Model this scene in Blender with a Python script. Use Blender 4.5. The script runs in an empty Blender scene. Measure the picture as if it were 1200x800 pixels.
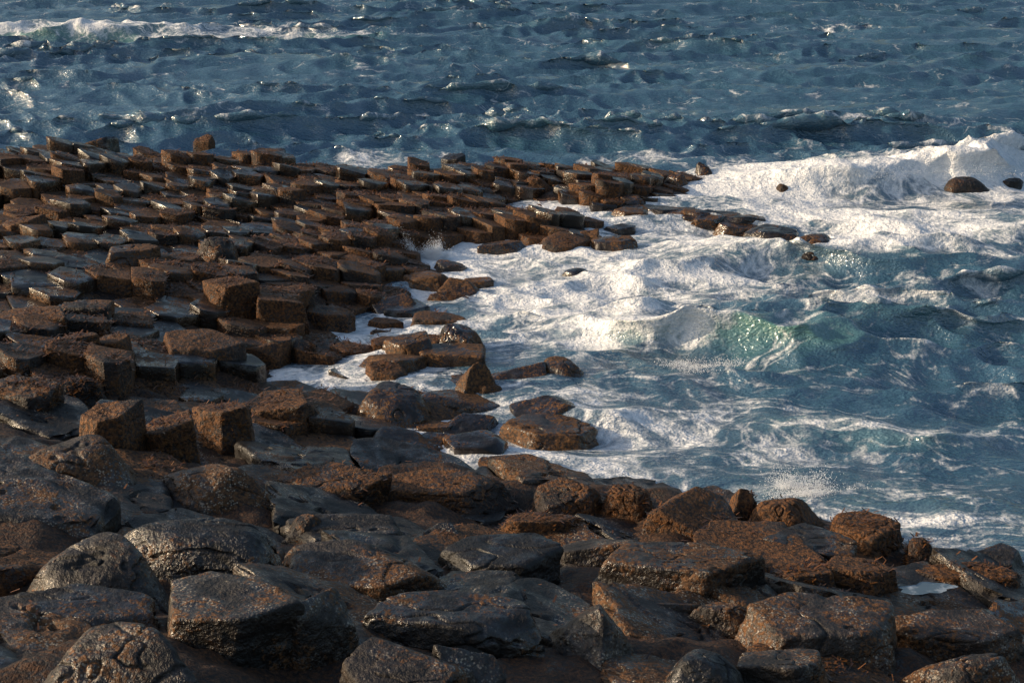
import bpy, math, random, bmesh
import numpy as np
from mathutils import Vector
random.seed(7); rng=np.random.default_rng(11)
SC=bpy.context.scene; COL=SC.collection
R=math.radians
# ---------------------------------------------------------------- camera
H=5.5; PITCH=R(16); F=1903.0
cam=bpy.data.cameras.new('camera'); co=bpy.data.objects.new('camera',cam); COL.objects.link(co)
co.location=(0,0,H); co.rotation_euler=(math.pi/2-PITCH,0,0)
cam.sensor_width=36; cam.lens=36*F/1200; cam.clip_end=6000; cam.clip_start=.1
SC.camera=co
cP,sP=math.cos(PITCH),math.sin(PITCH)
def at(px,py,z=0.0):
    dx=px-600; u=400-py
    d=(dx, F*cP+u*sP, -F*sP+u*cP)
    t=(z-H)/d[2]
    return np.array([d[0]*t,d[1]*t])
def proj(x,y,z):
    zz=z-H; dep=y*cP-zz*sP; up=y*sP+zz*cP
    return 600+F*x/dep, 400-F*up/dep, dep
# ---------------------------------------------------------------- noise
def _h(ix,iy,iz,s):
    h=(ix.astype(np.uint32)*np.uint32(374761393))^(iy.astype(np.uint32)*np.uint32(668265263))^(iz.astype(np.uint32)*np.uint32(2246822519))^np.uint32((s*3266489917)&0xffffffff)
    h=(h^(h>>np.uint32(15)))*np.uint32(2246822519); h=(h^(h>>np.uint32(13)))*np.uint32(3266489917); h=h^(h>>np.uint32(16))
    return h.astype(np.float64)/4294967295.0
def vn3(P,s=0):
    f=np.floor(P); t=P-f; t=t*t*(3-2*t); i=f.astype(np.int64)
    r=0
    for a in (0,1):
        wa=t[:,0] if a else 1-t[:,0]
        for b in (0,1):
            wb=t[:,1] if b else 1-t[:,1]
            for c in (0,1):
                wc=t[:,2] if c else 1-t[:,2]
                r=r+wa*wb*wc*_h(i[:,0]+a,i[:,1]+b,i[:,2]+c,s)
    return r*2-1
def vn2(x,y,s=0):
    fx=np.floor(x); fy=np.floor(y); tx=x-fx; ty=y-fy; tx=tx*tx*(3-2*tx); ty=ty*ty*(3-2*ty)
    ix=fx.astype(np.int64); iy=fy.astype(np.int64); z=np.zeros_like(ix)
    return 2*((1-tx)*(1-ty)*_h(ix,iy,z,s)+tx*(1-ty)*_h(ix+1,iy,z,s)+(1-tx)*ty*_h(ix,iy+1,z,s)+tx*ty*_h(ix+1,iy+1,z,s))-1
def fbm2(x,y,o,s=0):
    r=0;a=1;t=0
    for k in range(o):
        r=r+a*vn2(x*2**k+k*17.3,y*2**k-k*9.1,s+k); t+=a; a*=.5
    return r/t
def fbm3(P,o,s=0):
    r=0;a=1;t=0
    for k in range(o):
        r=r+a*vn3(P*2**k+k*7.7,s+k); t+=a; a*=.5
    return r/t
def sst(x,a,b):
    t=np.clip((x-a)/(b-a),0,1); return t*t*(3-2*t)
# ---------------------------------------------------------------- land shape
outline=[(-700,188,1.0),(-200,174,1.0),(0,168,1.0),(100,162,1.0),(230,168,.9),(330,178,.7),(400,194,.45),(455,200,.3),(520,190,.35),(600,187,.35),(700,185,.33),(770,191,.24),(812,204,.05),
 (830,218,0),(790,234,0),(730,246,0),(650,250,0),(700,264,0),(700,286,0),(630,290,0),(560,288,0),(508,296,0),(495,312,0),(510,326,0),(478,348,0),(450,366,0),(430,385,0),(470,396,0),(500,410,0),(455,426,0),(430,442,0),(500,458,0),(505,495,0),(450,508,0),(445,530,0),(500,550,0),(600,566,0),(760,580,0),(880,594,0),(1000,614,0),(1080,636,0),(1400,657,0)]
POLY=np.array([at(*p) for p in outline]+[np.array([16.,4.]),np.array([16.,-6.]),np.array([-30.,-6.]),np.array([-30.,20.])])
def sdf(x,y):
    n=len(POLY); best=np.full(x.shape,1e9); ins=np.zeros(x.shape,bool)
    for i in range(n):
        a=POLY[i]; b=POLY[(i+1)%n]; e=b-a
        t=np.clip(((x-a[0])*e[0]+(y-a[1])*e[1])/(e@e),0,1)
        d=(x-a[0]-t*e[0])**2+(y-a[1]-t*e[1])**2
        best=np.minimum(best,d)
        c=((a[1]>y)!=(b[1]>y))&(x<(b[0]-a[0])*(y-a[1])/(b[1]-a[1]+1e-12)+a[0])
        ins^=c
    d=np.sqrt(best); return np.where(ins,d,-d)
ctrl=[(-150,190,1.0),(60,185,1.0),(230,190,.85),(330,205,.65),(430,220,.45),(520,212,.4),(600,210,.38),(700,205,.32),(780,208,.20),(600,240,.3),(500,250,.35),(620,270,.2),
 (0,300,.95),(150,300,.75),(250,300,.6),(400,290,.34),(480,320,.2),(-100,400,1.1),(0,400,1.0),(120,390,.8),(220,400,.6),(320,400,.38),(360,440,.15),(440,350,.2),(440,415,.2),(450,480,.24),
 (-100,500,1.3),(0,500,1.2),(120,500,.9),(220,500,.65),(330,500,.40),(390,520,.22),(0,600,1.4),(150,600,1.2),(300,600,.85),(450,590,.5),(600,600,.4),(760,610,.4),(900,625,.3),(1050,650,.22),(1200,665,.12),
 (0,760,1.75),(200,760,1.6),(400,760,1.3),(600,760,1.15),(800,760,1.0),(1000,760,.75),(1200,760,.6),(600,680,.8),(800,680,.7),(1000,690,.45),(1200,700,.3)]
CT=np.array([list(at(*c))+[c[2]] for c in ctrl])
carves=[(335,441,.55,.4),(398,402,.48,.4),(385,466,.36,.35),(620,246,.8,.35),(415,376,.38,.3),(430,432,.25,.25)]
CV=[(at(a,b,0),c,d) for a,b,c,d in carves]
def land_h(x,y):
    s=sdf(x,y); num=0; den=0
    for cx,cy,cz in CT:
        w=1/(((x-cx)**2+(y-cy)**2)+.15)**1.5; num=num+w*cz; den=den+w
    h=num/den
    z=np.where(s>0,h*sst(s,-.2,.7)-.03,-.03+np.maximum(s,-6)*.35)
    for c,r,dp in CV:
        z=z-(dp+.1)*np.exp(-((x-c[0])**2+((y-c[1])/1.0)**2)/r**2)
    return z,s
# ---------------------------------------------------------------- mesh helper
def fast_mesh(name,V,Fq,smooth=True,sharp=None):
    me=bpy.data.meshes.new(name); k=Fq.shape[1]; m=len(Fq)
    me.vertices.add(len(V)); me.vertices.foreach_set('co',V.astype(np.float32).ravel())
    me.loops.add(m*k); me.loops.foreach_set('vertex_index',Fq.astype(np.int32).ravel())
    me.polygons.add(m); me.polygons.foreach_set('loop_start',np.arange(0,m*k,k,dtype=np.int32))
    me.update(calc_edges=True); me.validate()
    me.polygons.foreach_set('use_smooth',np.full(len(me.polygons),smooth))
    if sharp: me.set_sharp_from_angle(angle=R(sharp))
    return me
def grid_faces(nr,nc):
    i=np.arange(nr-1)[:,None]*nc+np.arange(nc-1)[None,:]; i=i.ravel()
    return np.stack([i,i+1,i+nc+1,i+nc],1)
def link(name,me,mat):
    o=bpy.data.objects.new(name,me); COL.objects.link(o)
    if mat: me.materials.append(mat)
    return o
# ---------------------------------------------------------------- node helper
class NT:
    def __init__(s,name):
        s.m=bpy.data.materials.new(name); s.m.use_nodes=True; s.t=s.m.node_tree; s.t.nodes.clear()
    def n(s,ty,props=None,**inp):
        nd=s.t.nodes.new(ty)
        for k,v in (props or {}).items(): setattr(nd,k,v)
        for k,v in inp.items():
            key=int(k[1:]) if k[0]=='i' and k[1:].isdigit() else k.replace('_',' ')
            s.set(nd.inputs[key],v)
        return nd
    def set(s,sock,v):
        if isinstance(v,bpy.types.NodeSocket): s.t.links.new(v,sock)
        elif isinstance(v,bpy.types.Node): s.t.links.new(v.outputs[0],sock)
        else:
            if isinstance(v,tuple) and len(v)==3 and sock.type=='RGBA': v=v+(1,)
            sock.default_value=v
    def math(s,op,a,b=0.0): 
        return s.n('ShaderNodeMath',{'operation':op},i0=a,i1=b).outputs[0]
    def mr(s,v,a,b,c=0.0,d=1.0,smooth=True):
        return s.n('ShaderNodeMapRange',{'interpolation_type':'SMOOTHSTEP' if smooth else 'LINEAR'},i0=v,i1=a,i2=b,i3=c,i4=d).outputs[0]
    def mix(s,f,a,b,bl='MIX'):
        nd=s.n('ShaderNodeMix',{'data_type':'RGBA','blend_type':bl}); s.set(nd.inputs[0],f); s.set(nd.inputs[6],a); s.set(nd.inputs[7],b); return nd.outputs[2]
    def noise(s,vec,scale,detail=5,rough=.55,dist=0.0):
        return s.n('ShaderNodeTexNoise',None,Vector=vec,Scale=scale,Detail=detail,Roughness=rough,Distortion=dist).outputs[0]
def rock_mat(name,side,top,weed,weed_amt,spk_amt,r0,r1,bd=.05,coat=.3):
    N=NT(name); g=N.n('ShaderNodeNewGeometry'); pos=g.outputs['Position']
    oi=N.n('ShaderNodeObjectInfo').outputs['Random']
    nz=N.n('ShaderNodeSeparateXYZ',None,i0=g.outputs['Normal']).outputs[2]
    nm=N.noise(pos,5,6,.68); nf=N.noise(pos,34,3,.65); n2=N.noise(pos,1.7,5,.62)
    tm=N.mr(N.math('ADD',nz,N.math('MULTIPLY',N.math('SUBTRACT',nm,.5),.9)),.5,.9)
    c=N.mix(tm,side,top)
    vv=N.math('MULTIPLY',N.mr(nm,.3,.72,.30,1.9),N.mr(oi,0,1,.45,1.6,False))
    c=N.mix(1.0,c,N.n('ShaderNodeCombineColor',None,i0=vv,i1=vv,i2=vv).outputs[0],'MULTIPLY')
    wm=N.mr(N.math('ADD',N.math('ADD',N.math('ADD',n2,N.math('MULTIPLY',oi,.16)),N.math('MULTIPLY',nf,.45)),N.math('MULTIPLY',nz,.05)),.88-weed_amt,1.01-weed_amt)
    wc=N.mix(N.mr(nf,.34,.70),tuple(w*.10 for w in weed),tuple(w*1.9 for w in weed))
    c=N.mix(wm,c,wc); ro=N.mr(N.math('ADD',n2,N.math('MULTIPLY',N.math('SUBTRACT',nm,.5),.7)),.38,.62,r1,r0); ro=N.math('MAXIMUM',ro,N.math('MULTIPLY',wm,.75))
    dry=N.math('MULTIPLY',N.mr(ro,r0,.75*(r0+r1),1,0),coat)
    if spk_amt>-.1:
        vo=N.n('ShaderNodeTexVoronoi',{'feature':'F1'},Vector=pos,Scale=48.0,Randomness=1.0)
        vd=N.math('ADD',vo.outputs['Distance'],N.math('MULTIPLY',N.math('SUBTRACT',nf,.5),.9))
        sm=N.math('MULTIPLY',N.mr(vd,.18,.42,1,0),N.mr(N.math('ADD',nm,N.math('MULTIPLY',n2,.6)),.95-spk_amt,1.12-spk_amt))
        sm=N.math('MULTIPLY',sm,N.mr(nz,-.1,.5,.2,.8))
        c=N.mix(sm,c,N.mix(nm,(.42,.30,.17),(.36,.33,.28))); ro=N.math('MAXIMUM',ro,N.math('MULTIPLY',sm,.8))
    b1=N.n('ShaderNodeBump',None,Strength=.9,Distance=bd,Height=nm)
    b2=N.n('ShaderNodeBump',None,Strength=.85,Distance=bd*.45,Height=nf,Normal=b1.outputs[0])
    p=N.n('ShaderNodeBsdfPrincipled',None,Base_Color=c,Roughness=ro,Normal=b2.outputs[0],Coat_Weight=dry,Coat_Roughness=.13,Coat_Normal=b1.outputs[0])
    N.n('ShaderNodeOutputMaterial',None,Surface=p.outputs[0]); return N.m
M_WET=rock_mat('wet_basalt',(.017,.010,.006),(.014,.011,.010),(.085,.036,.009),.07,-.2,.09,.40,.018,1.0)
M_WEED=rock_mat('weedy_basalt',(.017,.009,.006),(.018,.011,.007),(.100,.039,.009),.18,-.2,.20,.6,.065,.5)
M_SPK=rock_mat('speckled_basalt',(.015,.010,.007),(.018,.014,.012),(.09,.038,.011),.05,.20,.24,.6,.045,.45)
M_BLK=rock_mat('smooth_basalt',(.012,.009,.007),(.015,.012,.010),(.07,.030,.009),.04,.12,.20,.55,.035,.6)
M_BED=rock_mat('rock_bed',(.009,.006,.004),(.011,.007,.004),(.05,.020,.006),.10,-.2,.3,.7)
# ---------------------------------------------------------------- sea
def build_sea():
    r1=6*np.exp(np.arange(0,800)*.0035); r2=r1[-1]*np.exp(np.arange(1,80)*.05)
    r=np.concatenate([r1,r2]); th=np.linspace(R(-30),R(30),1150)
    RR,TT=np.meshgrid(r,th,indexing='ij'); X=(RR*np.sin(TT)).ravel(); Y=(RR*np.cos(TT)).ravel(); rr=RR.ravel()
    s=sdf(X,Y); off=np.maximum(-s,0)
    calm=.35+.65*sst(off,.2,5); calm=calm*(1-sst(s,.0,.6)*.9)
    dx=np.zeros_like(X); dy=np.zeros_like(X); z=np.zeros_like(X); fold=np.zeros_like(X)
    warpx=1.5*fbm2(X*.12,Y*.12,4,50); warpy=1.5*fbm2(X*.12,Y*.12,4,60)
    gust=.85+.9*fbm2(X*.12,Y*.25,3,95)
    L=np.concatenate([rng.uniform(3.2,7.5,12),rng.uniform(1.2,3.2,26),rng.uniform(.30,1.2,64)])
    for l in L:
        a=rng.normal(R(-84),R(16) if l>1.2 else R(30)); k=2*math.pi/l
        A=.0072*l if l>3.2 else (.0108*l if l>1.2 else .0148*l)
        A*=rng.uniform(.6,1.4)
        cx,cy=math.cos(a),math.sin(a); ph=k*(cx*(X+warpx)+cy*(Y+warpy))+rng.uniform(0,6.28)
        fade=calm*sst(l/np.maximum(.009*rr,.001),.45,1.5)*(gust if l<3 else 1)
        c=np.cos(ph); sn=np.sin(ph)
        z+=A*fade*c; dx-=1.1*A*fade*cx*sn; dy-=1.1*A*fade*cy*sn; fold+=k*A*fade*c
    foamadd=np.zeros_like(X); green=np.zeros_like(X)
    ridges=[((660,398),(1010,432),.30,.30,1.0,.85,1),((870,492),(1170,512),.14,.35,.9,.10,.2),((930,400),(1260,398),.13,.45,1.0,.0,.05),
            ((860,226),(1260,206),.34,.6,1.5,.85,.1),((990,275),(1270,264),.2,.45,1.2,.5,.1),((-160,44),(460,52),.34,.55,1.8,.45,1),((560,156),(760,160),.18,.8,1.6,.0,.05),
            ((560,375),(800,388),.10,.3,.7,.40,0),((800,308),(1150,312),.12,.45,1.0,.28,.1),((560,470),(800,500),.08,.3,.7,.3,0),((980,345),(1250,340),.12,.5,1.1,.1,.05),
            ((880,575),(1200,600),.08,.35,.8,.2,.1),((700,330),(900,330),.10,.4,.8,.3,0)]
    for q,(a,b,A,wf,wb,fo,gr) in enumerate(ridges):
        a=at(*a,0);b=at(*b,0);e=b-a;Ln=np.hypot(*e);e=e/Ln;n=np.array([e[1],-e[0]])
        if n[1]>0:n=-n
        t=((X-a[0])*e[0]+(Y-a[1])*e[1])/Ln; d=(X-a[0])*n[0]+(Y-a[1])*n[1]
        d=d+.6*fbm2(X*.5,Y*.5,4,int(A*100)); env=sst(t,-.1,.3)*(1-sst(t,.7,1.1))*(1+.4*vn2(X*.7,Y*.7,5))
        pr=np.where(d>0,np.exp(-(d/wf)**2),np.exp(-(d/wb)**2))*env
        z+=A*pr; dy+=n[1]*A*.8*pr**2; dx+=n[0]*A*.8*pr**2; z-=A*.3*np.exp(-((d-wf*2.2)/(wf*1.2))**2)*env
        brk=sst(vn2(X*.7+A*50,Y*.7,8),-.9,.1)
        if q==0: brk=brk*(1-.9*sst(t,.5,.7))
        foamadd+=fo*env*brk*np.exp(-((d-.02)/(wf*.8))**2)+.28*fo*env*np.where(d<0,np.exp(-(d/(wb*1.2))**2),0)
        green+=gr*env*np.exp(-((d-wf*.35)/(wf*.9))**2)
    blobs=[(620,350,150,60,.40),(540,300,100,22,.52),(700,300,190,36,.33),(720,410,110,18,.32),(815,436,35,18,.30),(600,480,130,45,.38),(520,530,120,22,.44),(700,548,120,20,.36),(800,505,170,35,.22),
      (900,575,120,12,.30),(1100,614,140,10,.40),(1000,240,180,32,.44),(1040,200,150,16,.52),(1160,218,100,30,.52),(900,225,90,22,.46),(780,268,150,28,.36),(1050,300,230,30,.28),(950,350,230,25,.20),
      (750,186,70,7,.35),(420,195,60,6,.4),(180,41,170,5,.5),(50,38,90,5,.55),(380,46,100,4,.45),(330,441,60,12,.8),(395,402,50,20,.7),(385,465,45,20,.7),(520,290,40,14,.6),(650,250,90,14,.5),(460,420,60,50,.4),(1150,150,200,20,.12),(1000,520,200,50,.14),(880,470,120,20,.20),(1120,450,120,30,.16),(1100,390,150,30,.14)]
    dens=foamadd.copy()
    for px,py,rx,ry,am in blobs:
        c=at(px,py,0); dpx=np.hypot(c[1],H)
        wx=rx*dpx/F; wy=abs(at(px,py-ry*.5,0)[1]-at(px,py+ry*.5,0)[1])
        dens+=am*np.exp(-((X-c[0])/wx)**2-((Y-c[1])/wy)**2)
    dens=dens*(1+.8*fbm2(X*.6,Y*.9,3,71))
    dens+=.34*np.exp(-np.abs(s)/.30)*(Y<33)
    dens+=.3*sst(fold,.95,1.45)*(off>1)
    lump=sst(dens,.65,1.2)*calm**.3
    z+=lump*(.08*np.abs(fbm2(X*1.9,Y*1.9,4,3))+.035*fbm2(X*7,Y*7,3,31))
    z+=.02*sst(dens,.4,.8)*fbm2(X*2.5,Y*2.5,3,13)
    z=z-.12*sst(s,.8,2.0)+.05
    V=np.stack([X+dx,Y+dy,z],1)
    me=fast_mesh('sea',V,grid_faces(len(r),len(th)))
    for nm_,ar in (('foam',np.clip(dens,0,1.3)),('green',np.clip(green+.15*sst(z,.2,.5),0,1))):
        at_=me.attributes.new(nm_,'FLOAT','POINT'); at_.data.foreach_set('value',ar.astype(np.float32))
    N=NT('sea_water'); g=N.n('ShaderNodeNewGeometry'); pos=g.outputs['Position']
    fo=N.n('ShaderNodeAttribute',{'attribute_name':'foam'}).outputs['Fac']; gr=N.n('ShaderNodeAttribute',{'attribute_name':'green'}).outputs['Fac']
    w=N.n('ShaderNodeTexNoise',None,Vector=pos,Scale=.9,Detail=2.0)
    wv=N.n('ShaderNodeVectorMath',{'operation':'SUBTRACT'},i0=w.outputs[1],i1=(.5,.5,.5))
    wv=N.n('ShaderNodeVectorMath',{'operation':'SCALE'},i0=wv.outputs[0],Scale=1.6)
    pw=N.n('ShaderNodeVectorMath',{'operation':'ADD'},i0=pos,i1=wv.outputs[0]).outputs[0]
    pw=N.n('ShaderNodeVectorMath',{'operation':'MULTIPLY'},i0=pw,i1=(.6,1.25,.6)).outputs[0]
    v2=N.n('ShaderNodeTexVoronoi',{'feature':'DISTANCE_TO_EDGE'},Vector=pw,Scale=4.2).outputs[0]
    n1=N.noise(pw,1.4,9,.74); n3=N.noise(pos,11,3,.65)
    lace=N.mr(v2,0,.20,.18,0)
    pat=N.math('ADD',N.math('ADD',lace,N.math('MULTIPLY',n1,2.3)),N.math('MULTIPLY',n3,.40))
    val=N.math('ADD',pat,fo)
    ff=N.mr(val,1.60,2.14)
    deep=N.mix(gr,(.034,.096,.150),(.10,.24,.20))
    wcol=N.mix(N.mr(fo,.1,.8,0,.7),deep,(.19,.26,.31))
    fcol=N.mix(N.mr(n3,.3,.7),(.72,.75,.78),(.93,.93,.93))
    pr=N.n('ShaderNodeVectorMath',{'operation':'MULTIPLY'},i0=pos,i1=(.42,1.0,1.0)).outputs[0]
    nb1=N.noise(pr,5.5,4,.75)
    b1=N.n('ShaderNodeBump',None,Strength=1.0,Distance=.085,Height=nb1)
    b2=N.n('ShaderNodeBump',None,Strength=.4,Distance=.02,Height=n3,Normal=b1.outputs[0])
    b3=N.n('ShaderNodeBump',None,Strength=.6,Distance=.06,Height=n3,Normal=b1.outputs[0])
    pwt=N.n('ShaderNodeBsdfPrincipled',None,Base_Color=wcol,Roughness=.07,IOR=1.8,Specular_IOR_Level=1.0,Normal=b2.outputs[0])
    pfm=N.n('ShaderNodeBsdfPrincipled',None,Base_Color=fcol,Roughness=.75,Normal=b3.outputs[0])
    mx=N.n('ShaderNodeMixShader',None,i0=ff,i1=pwt.outputs[0],i2=pfm.outputs[0])
    N.n('ShaderNodeOutputMaterial',None,Surface=mx.outputs[0])
    o=link('sea',me,N.m); o['kind']='structure'; o['label']='choppy blue green sea streaked with white foam'
    return V[(V[:,1]<80)]
SV=build_sea()
def sea_z(x,y):
    d=(SV[:,0]-x)**2+(SV[:,1]-y)**2; return float(SV[d<max(d.min()*1.01,.04),2].mean())
# ---------------------------------------------------------------- rock bed
xs=np.arange(-22,18,.08); ys=np.arange(3,46,.08)
XX,YY=np.meshgrid(xs,ys,indexing='xy'); X=XX.ravel(); Y=YY.ravel()
Z,S=land_h(X,Y); Z=Z+(.16*fbm2(X*1.5,Y*1.5,5,4)+.05*fbm2(X*6,Y*6,3,44)-.11)*sst(S,-.5,.6)
rb=link('rock_bed',fast_mesh('rock_bed',np.stack([X,Y,Z],1),grid_faces(len(ys),len(xs))),M_BED); rb['kind']='structure'
def gh(x,y):
    z,s=land_h(np.array([x],float),np.array([y],float)); return float(z[0]),float(s[0])
# ---------------------------------------------------------------- rock meshes
def ico(k):
    b=bmesh.new(); bmesh.ops.create_icosphere(b,subdivisions=k,radius=1); b.verts.ensure_lookup_table()
    V=np.array([v.co[:] for v in b.verts]); Fc=np.array([[v.index for v in f.verts] for f in b.faces]); b.free(); return V/np.linalg.norm(V,axis=1)[:,None],Fc
ICO={k:ico(k) for k in (4,5,6)}
def poly_rock(k,nrm,hs,p):
    D,Fc=ICO[k]; q=np.maximum(D@nrm.T/hs,0); r=(q**p).sum(1)**(-1/p); return D*r[:,None],D,Fc
def rough(V,D,size,seed,amt=1.0,grooves=False):
    P=V/size
    d=.06*fbm3(P*1.6+seed,3,seed%97)+.045*fbm3(P*5+seed,4,seed%89)
    if grooves:
        n=fbm3(P*1.1+seed*.37,3,(seed+5)%83); d=d-.10*np.exp(-(n/.022)**2)
    return V+D*(d*size*amt)[:,None]
def boulder(kind,dims,seed,k=5):
    rg=np.random.default_rng(seed)
    n=[];h=[]
    ns=rg.integers(5,7); a0=rg.uniform(0,6.28)
    for i in range(ns):
        a=a0+i*6.283/ns+rg.normal(0,.22)
        up={'block':.05,'dome':.40,'slab':.15,'point':.55,'tilt':.1}[kind]+rg.normal(0,.12)
        v=np.array([math.cos(a),math.sin(a),up]); n.append(v/np.linalg.norm(v)); h.append(rg.uniform(.78,1.05))
    tl={'block':.10,'dome':.12,'slab':.10,'point':.6,'tilt':.4}[kind]
    v=np.array([rg.normal(0,tl),rg.normal(0,tl)-.08,1]); n.append(v/np.linalg.norm(v)); h.append({'point':.75,'dome':.72}.get(kind,.62))
    for _ in range(1 if kind in('slab','block') else 2):
        a=rg.uniform(0,6.28); v=np.array([math.cos(a),math.sin(a),rg.uniform(.6,1.6)]); n.append(v/np.linalg.norm(v)); h.append(rg.uniform(.8,1.0))
    n.append(np.array([0,0,-1.]));h.append(.8)
    p={'block':40,'dome':8,'slab':22,'point':40,'tilt':34}[kind]
    V,D,Fc=poly_rock(k,np.array(n),np.array(h),p)
    V=rough(V,D,1.0,seed,.9,kind in('dome','slab'))
    mn=V.min(0);mx=V.max(0); V=(V-(mn+mx)/2)/(mx-mn)*np.array(dims)
    return V,Fc
def cell_poly(c,nb,lim):
    """polygon of the points nearer to c than to its neighbours"""
    P=[np.array([math.cos(a),math.sin(a)])*lim for a in np.arange(8)*math.pi/4+.2]
    for q in nb:
        d=q-c; m=d/2; out=[]
        L_=np.hypot(*d); m=m*(1-.001/max(L_,.1)*2)
        for i in range(len(P)):
            A,B=P[i],P[(i+1)%len(P)]; sa=(A-m)@d; sb=(B-m)@d
            if sa<=0: out.append(A)
            if sa*sb<0: out.append(A+(B-A)*(sa/(sa-sb)))
        P=out
        if len(P)<3: return None
    return np.array(P)
def prism(P,nseg,bev,depth,tilt,seed,amp,ntop=5):
    """a column: cut sides, chipped top rim, slightly dished and tilted top"""
    per=[];n=len(P); L_=[np.hypot(*(P[(i+1)%n]-P[i])) for i in range(n)]; tot=sum(L_)
    cen=P.mean(0)
    for i in range(n):
        if L_[i]<.03: continue
        A=P[i];B=P[(i+1)%n]; m=max(2,int(round(nseg*L_[i]/tot)))
        cut=min(.10,bev*.45/L_[i])
        for k in range(m): 
            t=cut+(1-2*cut)*k/(m-1) if m>1 else .5
            per.append(A+(B-A)*t)
    per=np.array(per); N_=len(per)
    if N_<5: return None
    rg=np.random.default_rng(seed)
    dish=rg.uniform(-.03,.02)
    rad=np.sqrt(((per-cen)**2).sum(1)).mean()
    rings=[(1.03,-depth),(1.01,-depth*.6),(1.0,-depth*.3),(1.0,-depth*.12),(1.0,-bev*1.0),(1-bev*.3/rad,-bev*.3),(1-bev*1.0/rad,0)]
    rings+=[(f,0) for f in np.linspace(1-bev*1.0/rad,0,ntop+1)[1:-1]]
    V=[]
    for f,z in rings:
        q=cen+(per-cen)*f
        zz_=z+tilt[0]*(q[:,0]-cen[0])+tilt[1]*(q[:,1]-cen[1])+(dish*(1-f*f)*1.0 if z==0 else 0)
        if z<-depth*.5: zz_=np.full(len(q),z)
        V.append(np.column_stack([q,zz_]))
    V.append(np.array([[cen[0],cen[1],dish]])); V=np.concatenate(V)
    nr=len(rings); Fc=[]
    idx=np.arange(N_); nx=(idx+1)%N_
    for r_ in range(nr-1):
        a=r_*N_; b=a+N_
        Fc.append(np.stack([a+idx,a+nx,b+nx],1)); Fc.append(np.stack([a+idx,b+nx,b+idx],1))
    a=(nr-1)*N_; Fc.append(np.stack([a+idx,a+nx,np.full(N_,nr*N_)],1))
    Fc=np.concatenate(Fc)
    o=np.array([seed*1.37%50,seed*2.11%50,0])
    D=V-np.array([cen[0],cen[1],-depth*.35]); D=D/np.maximum(np.linalg.norm(D,axis=1),1e-6)[:,None]
    d=.6*fbm3(V*3+o,3,seed%91)+.6*fbm3(V*11+o,3,seed%77)
    if ntop>6:
        cr=fbm3(V*2.2+o+3,3,seed%71); d=d-1.3*np.exp(-(cr/.03)**2)
    inner=np.repeat([0]*4+[1,1,.8]+[.7]*(nr-7),N_); inner=np.append(inner,.7); 
    rim=np.repeat([0]*4+[1,1,.6]+[0]*(nr-7),N_); rim=np.append(rim,0)
    chip=np.maximum(fbm3(V*7+o+9,2,seed%61)-.15,0)*rim
    V=V+D*(d*amp*(.6+.4*inner))[:,None]-D*(chip*amp*3.5)[:,None]
    return V,Fc
THINGS=[]
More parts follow.
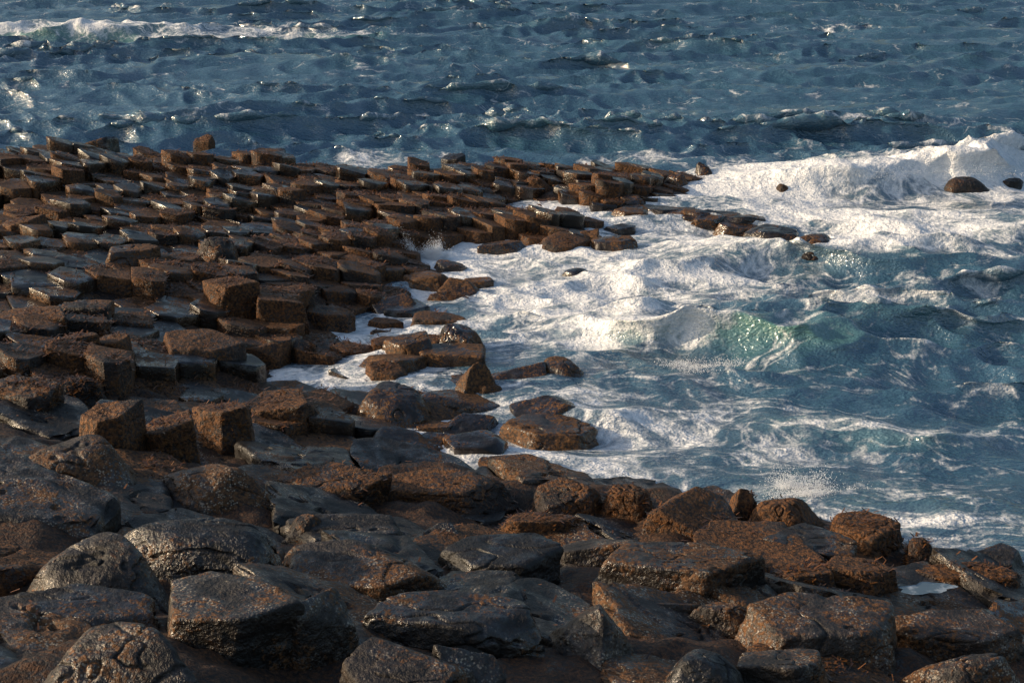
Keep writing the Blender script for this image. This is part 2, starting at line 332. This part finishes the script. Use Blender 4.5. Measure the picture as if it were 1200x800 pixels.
# boxes are where each rock stands: x0,y0,x1,y1 ; kind ; material ; label ; short reference
LM=[
((0,606,185,712),'dome','S','rounded black slab with a curved crack at the left edge','cracked black slab'),
((60,590,312,672),'dome','S','long smooth grey whaleback rock with a vertical crack across it','grey whaleback rock'),
((148,530,322,592),'dome','S','pale speckled low dome rock below the tall split blocks','speckled low dome'),
((-20,498,152,578),'dome','S','broad rock with white barnacled crown at left edge below the weedy slabs','barnacled left rock'),
((-20,682,180,745),'slab','B','dark flat slab under the cracked black slab','dark under slab'),
((20,714,255,815),'dome','S','big speckled round boulder in the bottom left corner','corner boulder'),
((180,664,345,765),'block','S','square dark block with sheer front in lower left','sheer dark block'),
((290,670,412,765),'tilt','S','steep barnacled block dropping to the right of the square dark block','steep barnacled block'),
((298,628,528,700),'slab','S','wide flat slab ending in a point over the lower rocks','pointed flat slab'),
((412,686,632,762),'slab','B','broad wet black block with a smooth sloping top in bottom centre','wet black block'),
((622,690,758,772),'point','S','sunlit pyramid shaped rock with a sharp peak in bottom centre','peaked pyramid rock'),
((395,742,560,815),'slab','S','speckled slab cut by the bottom edge left of centre','bottom edge slab'),
((505,742,592,812),'tilt','S','narrow speckled wedge leaning right at bottom edge','leaning wedge'),
((770,748,878,812),'dome','B','round black boulder at the bottom edge right of centre','round black boulder'),
((650,612,745,662),'tilt','S','small upright wedge rock between two flat slabs','upright wedge'),
((500,622,655,680),'slab','B','shiny wet flat slab left of the small upright wedge','shiny flat slab'),
((690,626,902,702),'slab','B','very wide dark shelf rock with a smooth wet top','wide dark shelf'),
((624,553,712,596),'slab','W','brown weedy block at the water edge left of its twin','left weedy shore block'),
((700,558,768,596),'dome','W','brown weedy block at the water edge right of its twin','right weedy shore block'),
((448,548,602,586),'slab','W','long low weedy ledge at the end of the foamy inlet','long weedy ledge'),
((752,568,878,628),'tilt','W','big brown boulder standing at the water edge with overhanging lip','big brown shore boulder'),
((850,566,895,600),'point','W','small pointed rock between two brown shore boulders','small pointed shore rock'),
((876,572,978,618),'dome','W','rounded brown boulder on the shore below the wave splash','splash boulder'),
((976,597,1072,650),'slab','W','dark brown square boulder on the shore at right','square shore boulder'),
((880,612,1012,662),'slab','B','flat wet ledge with water film behind the shore boulders','water film ledge'),
((1062,626,1100,652),'dome','W','little round rock touching the square shore boulder','little round rock'),
((1150,634,1215,668),'slab','B','low dark rock at right edge beside the foam','right edge rock'),
((968,645,1060,690),'slab','W','tilted brown plate leaning toward the sea at right','tilted brown plate'),
((900,655,985,692),'slab','W','weed covered hump in front of the water film ledge','weedy hump'),
((868,690,1068,778),'slab','S','wide weedy speckled slab in lower right','wide lower right slab'),
((1048,710,1215,762),'slab','S','flat brown slab reaching the right edge','right flat slab'),
((1055,752,1215,812),'dome','S','low rounded rock in the bottom right corner','bottom right rock'),
((798,694,896,738),'dome','S','oval brown rock between the dark shelf and lower slab','oval brown rock'),
((870,748,985,812),'slab','S','speckled flat rock right of the round black boulder','flat speckled rock'),
((738,686,822,728),'tilt','B','small black wedge behind the peaked pyramid rock','small black wedge'),
((325,600,475,640),'slab','S','thin speckled slab behind the pointed flat slab','thin speckled slab'),
((330,596,388,632),'dome','G','mossy golden brown stub beside the grey whaleback','golden stub'),
((460,612,540,652),'tilt','S','grey broken plate behind the shiny flat slab','grey broken plate'),
((1060,655,1200,682),'slab','W','reddish low ledge on the right shore','reddish ledge'),
((580,595,690,625),'slab','W','flat brown slab behind the upright wedge','flat brown slab'),
((300,540,450,592),'slab','W','broad brown slab at the foot of the pool side block','broad brown slab'),
((510,420,592,468),'point','E','pointed brown boulder standing alone in the foam','lone pointed boulder'),
((506,380,572,416),'dome','E','rounded brown boulder behind the lone pointed one','rounded inlet boulder'),
((566,420,650,450),'tilt','E','long low black ledge running into the breaking wave','low black ledge'),
((625,418,694,446),'dome','E','outer black ledge rock wrapped by the breaking wave','outer ledge rock'),
((578,486,704,530),'slab','E','broad brown rock washed by foam in the inlet','washed brown rock'),
((600,460,684,492),'tilt','E','low rock with white water pouring over it','pouring rock'),
((405,448,518,505),'dome','E','dark rounded rock with water trickling off its side','trickling rock'),
((500,482,590,516),'tilt','E','flat sunken rock in the foam below the trickling rock','sunken flat rock'),
((508,322,566,350),'tilt','E','flat dark rock poking out of foam in upper inlet','upper inlet rock'),
((442,390,512,425),'slab','E','flat weedy rock at the foam edge left of the rounded boulder','weedy foam edge rock'),
((425,415,480,448),'block','W','squat block above the trickling rock','squat block'),
((278,446,368,500),'block','W','broad block with undercut front beside the white pool','pool side block'),
((214,452,292,520),'block','W','large square weedy column beside the pool side block','large square column'),
((156,468,230,536),'block','W','tall dark column with ragged top left of the large square column','tall ragged column'),
((92,456,160,536),'block','W','tall leaning slab with sharp edge at left','tall leaning slab'),
((-15,428,62,492),'block','G','orange lit rock face at the left edge','orange lit rock'),
((45,432,120,470),'dome','G','golden weed covered mound beside the orange lit rock','golden mound'),
((172,376,278,432),'block','W','large hexagonal block standing proud with flat top in mid causeway','proud hexagonal block'),
((272,382,338,430),'block','W','square block joined to the right of the proud hexagonal block','joined square block'),
((334,386,372,428),'block','W','narrow column right of the joined square block','narrow column'),
((70,380,115,422),'block','W','short dark column left of the shorter twin','short dark column'),
((106,384,152,424),'block','W','shorter twin column left of the proud hexagonal block','shorter twin'),
((-15,346,80,396),'block','W','big dark block with flat top at left edge above the orange rock','big left block'),
((70,342,126,384),'block','W','brown block right of the big left block','brown neighbour block'),
((236,314,302,366),'block','W','tall dark six sided column in the middle of the causeway','tall dark column'),
((294,328,362,382),'block','W','stepped column just right of the tall dark column','stepped column'),
((358,350,412,388),'block','W','low column beside the end of the stepped column','low end column'),
((214,274,276,306),'dome','W','dark weedy hump on the causeway','dark hump'),
((112,284,180,312),'slab','E','oval grey wet top shining with sky light','oval grey top'),
((0,248,58,282),'block','W','broad brown column near left edge of upper causeway','upper left column'),
((84,156,134,192),'tilt','E','tilted shiny slab raised at the far left crest','tilted crest slab'),
((224,158,250,184),'block','W','upright small block on the far crest against sea','upright crest block'),
((30,170,75,192),'block','W','raised brown block near the far left corner','far left block'),
((292,174,332,192),'slab','B','flat block on the crest right of the upright one','flat crest block'),
((516,178,546,197),'block','E','dark end block where the crest dips to the sea','dip end block'),
((615,206,648,218),'dome','W','dark round stone in the middle of the far spit','spit round stone'),
((776,202,812,219),'dome','E','rounded last block on the tip of the spit','spit tip block'),
((815,190,838,204),'dome','E','small black rock just off the spit tip','off tip rock'),
((905,214,930,227),'dome','N','small rock half buried in white surf','surf rock'),
((1066,180,1088,193),'point','N','tiny dark rock in the spray on upper right','spray rock'),
((1112,206,1162,216),'dome','N','low dark rock in the surf near right edge','low surf rock'),
((1166,205,1212,219),'slab','N','brown rock at the right edge in the surf','right surf rock'),
((790,247,856,260),'dome','E','flat reef rock nearest the spit','flat reef rock'),
((832,252,912,272),'dome','E','middle reef rock with foam around','middle reef rock'),
((876,262,948,282),'slab','E','dark reef hump left of the last one','dark reef hump'),
((926,271,988,291),'dome','E','last and rightmost hump of the small reef','last reef hump'),
((690,234,722,250),'block','E','block at foam edge under the spit','under spit block'),
((172,39,232,45),'point','N','distant low dark rock in the breaking wave at top left','distant breaker rock'),
((680,268,704,284),'block','E','last small block of the inner shore row','inner row end block'),
((455,470,545,500),'tilt','E','wet brown shelf right of the trickling rock','wet brown shelf'),
((545,446,600,462),'dome','E','thin brown shelf behind the lone pointed boulder','thin brown shelf'),
((655,312,700,324),'dome','E','small rock barely showing in the foam of upper inlet','awash rock'),
((470,507,560,530),'slab','E','narrow dark shelf at the head of the inlet','head shelf'),
((450,350,505,372),'slab','E','low black rock at the foam edge under the upper inlet rock','foam edge black rock'),
]
MM={'B':M_BLK,'S':M_SPK,'W':M_WEED,'G':M_WEED,'E':M_WET,'N':M_BED}
foot=[]
for i,(bx,kind,mt,lab,ref) in enumerate(LM):
    x0,y0,x1,y1=bx; cx=(x0+x1)/2
    g=.3
    for _ in range(6):
        p=at(cx,y1-1,g); z_,s_=gh(p[0],p[1]+.15)
        if s_<.1 or z_<.05: z_=max(z_,sea_z(p[0],p[1]+.2)-.01)
        g=.4*g+.6*z_
    p=at(cx,y1-1,g); dep=math.hypot(p[1],H-g); sc=F/dep; th=PITCH+math.atan((y1-400)/F)
    w=(x1-x0)/sc; hp=(y1-y0)/sc
    if mt=='E' and 370<y0<540: hp*=1.15
    mid=mt in 'WG' and 300<y0<480
    sy=w*.85
    kk=.72 if mid else .6
    if sy*math.sin(th)>kk*hp: sy=kk*hp/math.sin(th)
    sz=max((hp-sy*math.sin(th))/math.cos(th),.08*w)
    if mid: sz*=.8
    if y0>560 and kind!='slab': sz*=1.05
    bury=.5*sz+.15
    if y1<100: sz=.13; sy=.5; g-=.06
    V,Fc=boulder(kind,(w*1.08,sy*1.12,sz+bury),100+i,6 if w*sc>60 else 5)
    me=fast_mesh('rock',V,Fc)
    name={'block':'basalt_block','dome':'boulder','slab':'rock_slab','point':'boulder','tilt':'rock_slab'}[kind]
    o=link(name,me,MM[mt]); z0=g-bury+(sz+bury)/2
    o.location=(p[0],p[1]+sy*.5,z0)
    o['label']=lab; o['category']='rock'
    foot.append((p[0],p[1]+sy*.5,w/2,sy/2,.36 if mid else .5))
    THINGS.append(dict(o=o,px=cx,py=(y0+y1)/2,ref=ref,V=V+np.array(o.location),weed=mt in 'WG',gold=mt=='G'))
    o['group']='large rocks of the shore'
# ---------------------------------------------------------------- tide pools
WP=NT('pool_water'); pg=WP.n('ShaderNodeNewGeometry').outputs['Position']; pb=WP.n('ShaderNodeBump',None,Strength=.25,Distance=.02,Height=WP.noise(pg,7,3))
fm=WP.mr(WP.noise(pg,5,5,.6),.50,.68)
pp=WP.n('ShaderNodeBsdfPrincipled',None,Base_Color=WP.mix(fm,(.08,.12,.15),(.38,.43,.48)),Roughness=.05,IOR=1.8,Normal=pb.outputs[0]); WP.n('ShaderNodeOutputMaterial',None,Surface=pp.outputs[0])
for j,(px,py,wx,wy,lab) in enumerate([(1086,689,.20,.10,'pale bright pool below the reddish ledge'),(938,642,.28,.14,'pool of sea water on the water film ledge')]):
    g=.3
    for _ in range(5): p=at(px,py,g); g=gh(*p)[0]+.03
    a=np.linspace(0,2*math.pi,49)[:-1]; rr=1+.22*np.sin(2*a+j)+.12*np.sin(5*a+j*2)+.06*np.sin(9*a)
    V=np.stack([np.cos(a)*wx*rr,np.sin(a)*wy*rr,a*0],1); V=np.concatenate([V,[[0,0,0]]])
    Fc=np.array([[k,(k+1)%48,48] for k in range(48)])
    o=link('tide_pool_water',fast_mesh('tide_pool_water',V,Fc),WP.m); o.location=(p[0],p[1],g); o['kind']='structure'; o['label']=lab
    foot.append((p[0],p[1]-.1,wx*1.3,wy*2.2,.5))
# ---------------------------------------------------------------- packed columns and blocks
pts=[]
def lattice(y0,y1,sp,ang,jit):
    ca,sa=math.cos(ang),math.sin(ang); n=int(60/sp)
    for i in range(-n,n):
        for j in range(-n,n):
            u=(i+(j%2)*.5)*sp; v=j*sp*.87
            x=u*ca-v*sa; y=u*sa+v*ca+20
            if -15.5<x<11 and y0<=y<y1: pts.append((x+rng.normal(0,jit*sp),y+rng.normal(0,jit*sp),sp))
lattice(6,14.8,.88,R(20),.22); lattice(14.8,20,.48,R(38),.14); lattice(20,44,.40,R(38),.14)
pts=np.array(pts); zz,ss=land_h(pts[:,0],pts[:,1])
keep=(ss>-.9)&(rng.random(len(pts))>.10); pts=pts[keep]; zz=zz[keep]; ss=ss[keep]
Ppx,Ppy,_=proj(pts[:,0],pts[:,1],zz)
cells=[]
for i in range(len(pts)):
    x,y,sp=pts[i]
    if ss[i]<-.05 or zz[i]<-.05: continue
    if not(-60<Ppx[i]<1260 and 120<Ppy[i]<860): continue
    if any(((x-f[0])/f[2])**2+((y-f[1])/f[3])**2<f[4] for f in foot): continue
    d=pts[:,:2]-pts[i,:2]; dist=np.hypot(d[:,0],d[:,1]); idx=np.argsort(dist)[1:15]
    near=y<14.8
    P=cell_poly(np.zeros(2),[d[j] for j in idx],.85*sp)
    if P is None: continue
    v_=-x*.62+y*.78; u_=x*.78+y*.62
    lf=float(vn2(np.array([u_*.5]),np.array([v_*1.1]),77)[0])
    fr=(v_/1.35+.6*float(vn2(np.array([u_*.35]),np.array([v_*.3]),78)[0]))%1.0
    hoff=.08*lf+.17*(.5-fr)+rng.normal(0,.014)+(.07 if rng.random()<.03 else 0)-(.06 if rng.random()<.07 else 0)
    if Ppy[i]<200: hoff+=rng.normal(0,.04)
    if near: hoff=.06*lf+rng.normal(0,.04)-.08
    ztop=zz[i]+.06+hoff*min(1,.35+ss[i])
    tl=.06 if not near else .09
    tx,ty=rng.normal(-.19,tl),rng.normal(-.04,tl)
    if Ppy[i]<200 and rng.random()<.25: tx-=.2
    r_=prism(P,48 if near else (28 if y<20 else 20),.042 if near else .012,.7,(tx,ty),1000+i,.046 if near else .012,10 if near else 4)
    if r_ is None: continue
    V,Fc=r_
    if near: pw=.12+.42*sst(np.array(Ppx[i]),450,1050)
    else: pw=.10+.5*sst(np.array(Ppx[i]),60,430)+.28*sst(np.array(Ppy[i]),250,340)
    weed=rng.random()<pw+.35*lf
    cells.append(dict(loc=(x,y,ztop),V=V,F=Fc,near=near,weed=bool(weed),px=Ppx[i],py=Ppy[i],y=y,s=sp/y))
# jagged rocks standing in the wash just off the ledges
aw=[]
for q in range(1500):
    px=rng.uniform(400,740); py=rng.uniform(236,556); p=at(px,py,0); z_,s_=gh(*p)
    if -.8<s_<-.02 and len(aw)<22 and all(math.hypot(p[0]-b[0],p[1]-b[1])>.65 for b in aw) and (px<640 or py<300):
        aw.append((p[0],p[1],px,py,0))
for q in range(30):
    t=rng.uniform(0,1)**1.2; px=720+268*t+rng.normal(0,6); py=240+44*t+rng.normal(0,2.2); p=at(px,py,0); aw.append((p[0],p[1],px,py,1))
for q,(x,y,px,py,rf) in enumerate(aw):
    w=rng.uniform(.4,.95); h=w*rng.uniform(.28,.42)
    if rf: w=rng.uniform(.4,1.0); h=rng.uniform(.14,.24)
    V,Fc=boulder(['slab','tilt','block','tilt'][q%4],(w,w*.7,h),5000+q,5)
    cells.append(dict(loc=(x,y,sea_z(x,y)+h*rng.uniform(-.2,.06)),V=V,F=Fc,near=False,weed=bool(rng.random()<.25 and not rf),px=px,py=py,y=y,s=1,aw=True))
inv=[c for c in cells if -15<c['px']<1215 and 150<c['py']<812]
out=[c for c in cells if not(-15<c['px']<1215 and 150<c['py']<812)]
awc=[c for c in inv if c.get('aw')]
colm=sorted([c for c in inv if not c['near'] and not c.get('aw')],key=lambda c:-c['s'])
blk=[c for c in inv if c['near']]
stuffc=colm[300:]+out; colm=colm[:300]
ORD=['nearest','second nearest','third nearest','fourth nearest','fifth nearest','sixth nearest','seventh nearest','eighth nearest','ninth nearest','tenth nearest','eleventh nearest','twelfth nearest']+['far off']*40
def place(lst,name,cat,group,wetw,weedw):
    rec={}
    for c in lst:
        bd=min(THINGS,key=lambda t:(t['px']-c['px'])**2+(2*(t['py']-c['py']))**2)
        dx=c['px']-bd['px']; dy=2*(c['py']-bd['py'])
        dr=('right of' if dx>0 else 'left of') if abs(dx)>abs(dy) else ('in front of' if dy>0 else 'behind')
        rec.setdefault((bd['ref'],dr,c['weed']),[]).append((dx*dx+dy*dy,c))
    for (ref,dr,wd),l in rec.items():
        l.sort(key=lambda t:t[0])
        for k,(_,c) in enumerate(l):
            m=M_WEED if wd else (M_WET if not c['near'] else (M_SPK if random.random()<.75 else M_BLK))
            o=link(name,fast_mesh(name,c['V'],c['F'],True,None if c.get('aw') else 45),m); o.location=c['loc']
            o['label']=f"{weedw if wd else wetw}, {ORD[k]} {dr} the {ref}"
            o['category']=cat; o['group']=group
place(colm,'hexagonal_rock','rock','basalt rocks packed in the causeway','wet grey column top','brown weedy column top')
place(blk,'shore_rock','rock','packed rocks of the near shore','dark shore rock','brown weedy shore rock')
place(awc,'wave_washed_rock','rock','small rocks awash off the ledges','small black awash rock','small brown awash rock')
Vs=[];Fs=[];n=0; MI=[]
for c in stuffc:
    Vs.append(c['V']+np.array(c['loc'])); Fs.append(c['F']+n); n+=len(c['V']); MI.append(np.full(len(c['F']),int(c['weed'])))
o=link('small_rocks',fast_mesh('small_rocks',np.concatenate(Vs),np.concatenate(Fs),True,45),M_WET); o.data.materials.append(M_WEED)
mi=np.concatenate(MI).astype(np.int32)
if len(mi)==len(o.data.polygons): o.data.polygons.foreach_set('material_index',mi)
o['kind']='stuff'; o['label']='small far columns crowding the outer causeway and spit'; o['category']='rocks'
# ---------------------------------------------------------------- seaweed tufts lying on the rocks
B=[]
src=[(c['V']+np.array(c['loc']),c['V'][:,2],(1.7 if c['weed'] else .15)*(1.5 if c['y']<22 else 1)) for c in cells if c['px']>-30 and c['px']<1230]
src+=[(t['V'],t['V'][:,2]-t['V'][:,2].mean(),7.0 if t['gold'] else 2.8) for t in THINGS if t['weed']]
for Vw,zl,wt in src:
    ok=np.where(zl>zl.max()-.26)[0]
    nn=int(150*wt); i1=rng.choice(ok,nn); i2=rng.choice(ok,nn); P=Vw[i1]
    near_=np.linalg.norm(Vw[i2]-P,axis=1)<.12; P=np.where(near_[:,None],(P+Vw[i2])/2,P)+rng.normal(0,.012,(nn,3))
    cl=vn3(P*3.2,19); P=P[cl>-.05]; B.append(P)
P=np.concatenate(B); m=len(P); a=rng.uniform(0,6.28,m); ln=rng.uniform(.025,.07,m)
T=np.stack([np.cos(a)*ln,np.sin(a)*ln,rng.uniform(-.02,.03,m)],1); S2=np.stack([-np.sin(a),np.cos(a),a*0],1)*rng.uniform(.004,.010,m)[:,None]
V=np.concatenate([P-S2,P+S2,P+T+S2*.6,P+T-S2*.6]); q=np.arange(m); Fq=np.stack([q,q+m,q+2*m,q+3*m],1)
NS=NT('seaweed'); g=NS.n('ShaderNodeNewGeometry'); ri=g.outputs['Random Per Island']
cc=NS.mix(ri,(.012,.006,.004),(.18,.070,.015)); ps=NS.n('ShaderNodeBsdfPrincipled',None,Base_Color=cc,Roughness=.4); NS.n('ShaderNodeOutputMaterial',None,Surface=ps.outputs[0])
o=link('seaweed',fast_mesh('seaweed',V,Fq,False),NS.m); o['kind']='stuff'; o['label']='short rusty brown seaweed tufts clinging to the rocks'; o['category']='seaweed'
# ---------------------------------------------------------------- spray
ICOS=ico(1)
def spray(px,py,z,wx,wz,n,seed):
    rg=np.random.default_rng(seed); V0,F0=ICOS
    c=at(px,py,z); Vs=[];Fs=[];m=0
    cen=rg.normal(0,1,(14,2)); 
    for i in range(n):
        q=cen[rg.integers(0,14)]; hgt=abs(rg.normal(0,.8)); lean=q[0]*.25*hgt
        p=np.array([c[0]+(q[0]*.8+lean+rg.normal(0,.35))*wx,c[1]+(q[1]+rg.normal(0,.4))*wx*.5,z+hgt*wz*(.4+.5*abs(q[1]))])
        r=min(rg.exponential(.0013)+.0012,.004)*(c[1]/18)**.5
        Vs.append(V0*r*np.array([1,1,rg.uniform(.8,1.8)])+p); Fs.append(F0+m); m+=len(V0)
    return np.concatenate(Vs),np.concatenate(Fs)
NS=NT('white_spray'); ps=NS.n('ShaderNodeBsdfPrincipled',None,Base_Color=(.85,.87,.9),Roughness=.6); NS.n('ShaderNodeOutputMaterial',None,Surface=ps.outputs[0])
for j,(px,py,z,wx,wz,n,lab) in enumerate([(508,304,.03,.11,.15,24000,'white splash bursting against the causeway rocks'),(955,582,.02,.22,.09,12000,'splash of white drops above the rounded shore boulder'),
    (1050,200,.3,.9,.12,4500,'spray flying off the big surf at upper right'),(815,430,.15,.28,.04,3000,'drops thrown off the green breaking wave')]):
    V,Fc=spray(px,py,z,wx,wz,n,50+j); o=link('sea_spray',fast_mesh('sea_spray',V,Fc),NS.m); o['kind']='stuff'; o['label']=lab; o['category']='spray'
# ---------------------------------------------------------------- light
SUN_EL=R(19); SUN_AZ=R(-92)
sd=np.array([math.sin(SUN_AZ)*math.cos(SUN_EL),math.cos(SUN_AZ)*math.cos(SUN_EL),math.sin(SUN_EL)])
l=bpy.data.lights.new('sun','SUN'); l.energy=4.9; l.angle=R(.6); l.color=(1,.77,.52)
lo=bpy.data.objects.new('sun',l); COL.objects.link(lo); lo.rotation_euler=Vector(sd).to_track_quat('Z','Y').to_euler()
W=bpy.data.worlds.new('World'); SC.world=W; W.use_nodes=True; nt=W.node_tree
bg=nt.nodes['Background']; sk=nt.nodes.new('ShaderNodeTexSky'); sk.sky_type='NISHITA'; sk.sun_disc=False
sk.sun_elevation=SUN_EL; sk.sun_rotation=SUN_AZ; sk.air_density=1.3; sk.dust_density=4.5; sk.ozone_density=2.5
nt.links.new(sk.outputs[0],bg.inputs[0]); bg.inputs[1].default_value=.15
SC.view_settings.view_transform='Standard'; SC.view_settings.look='None'; SC.view_settings.exposure=0
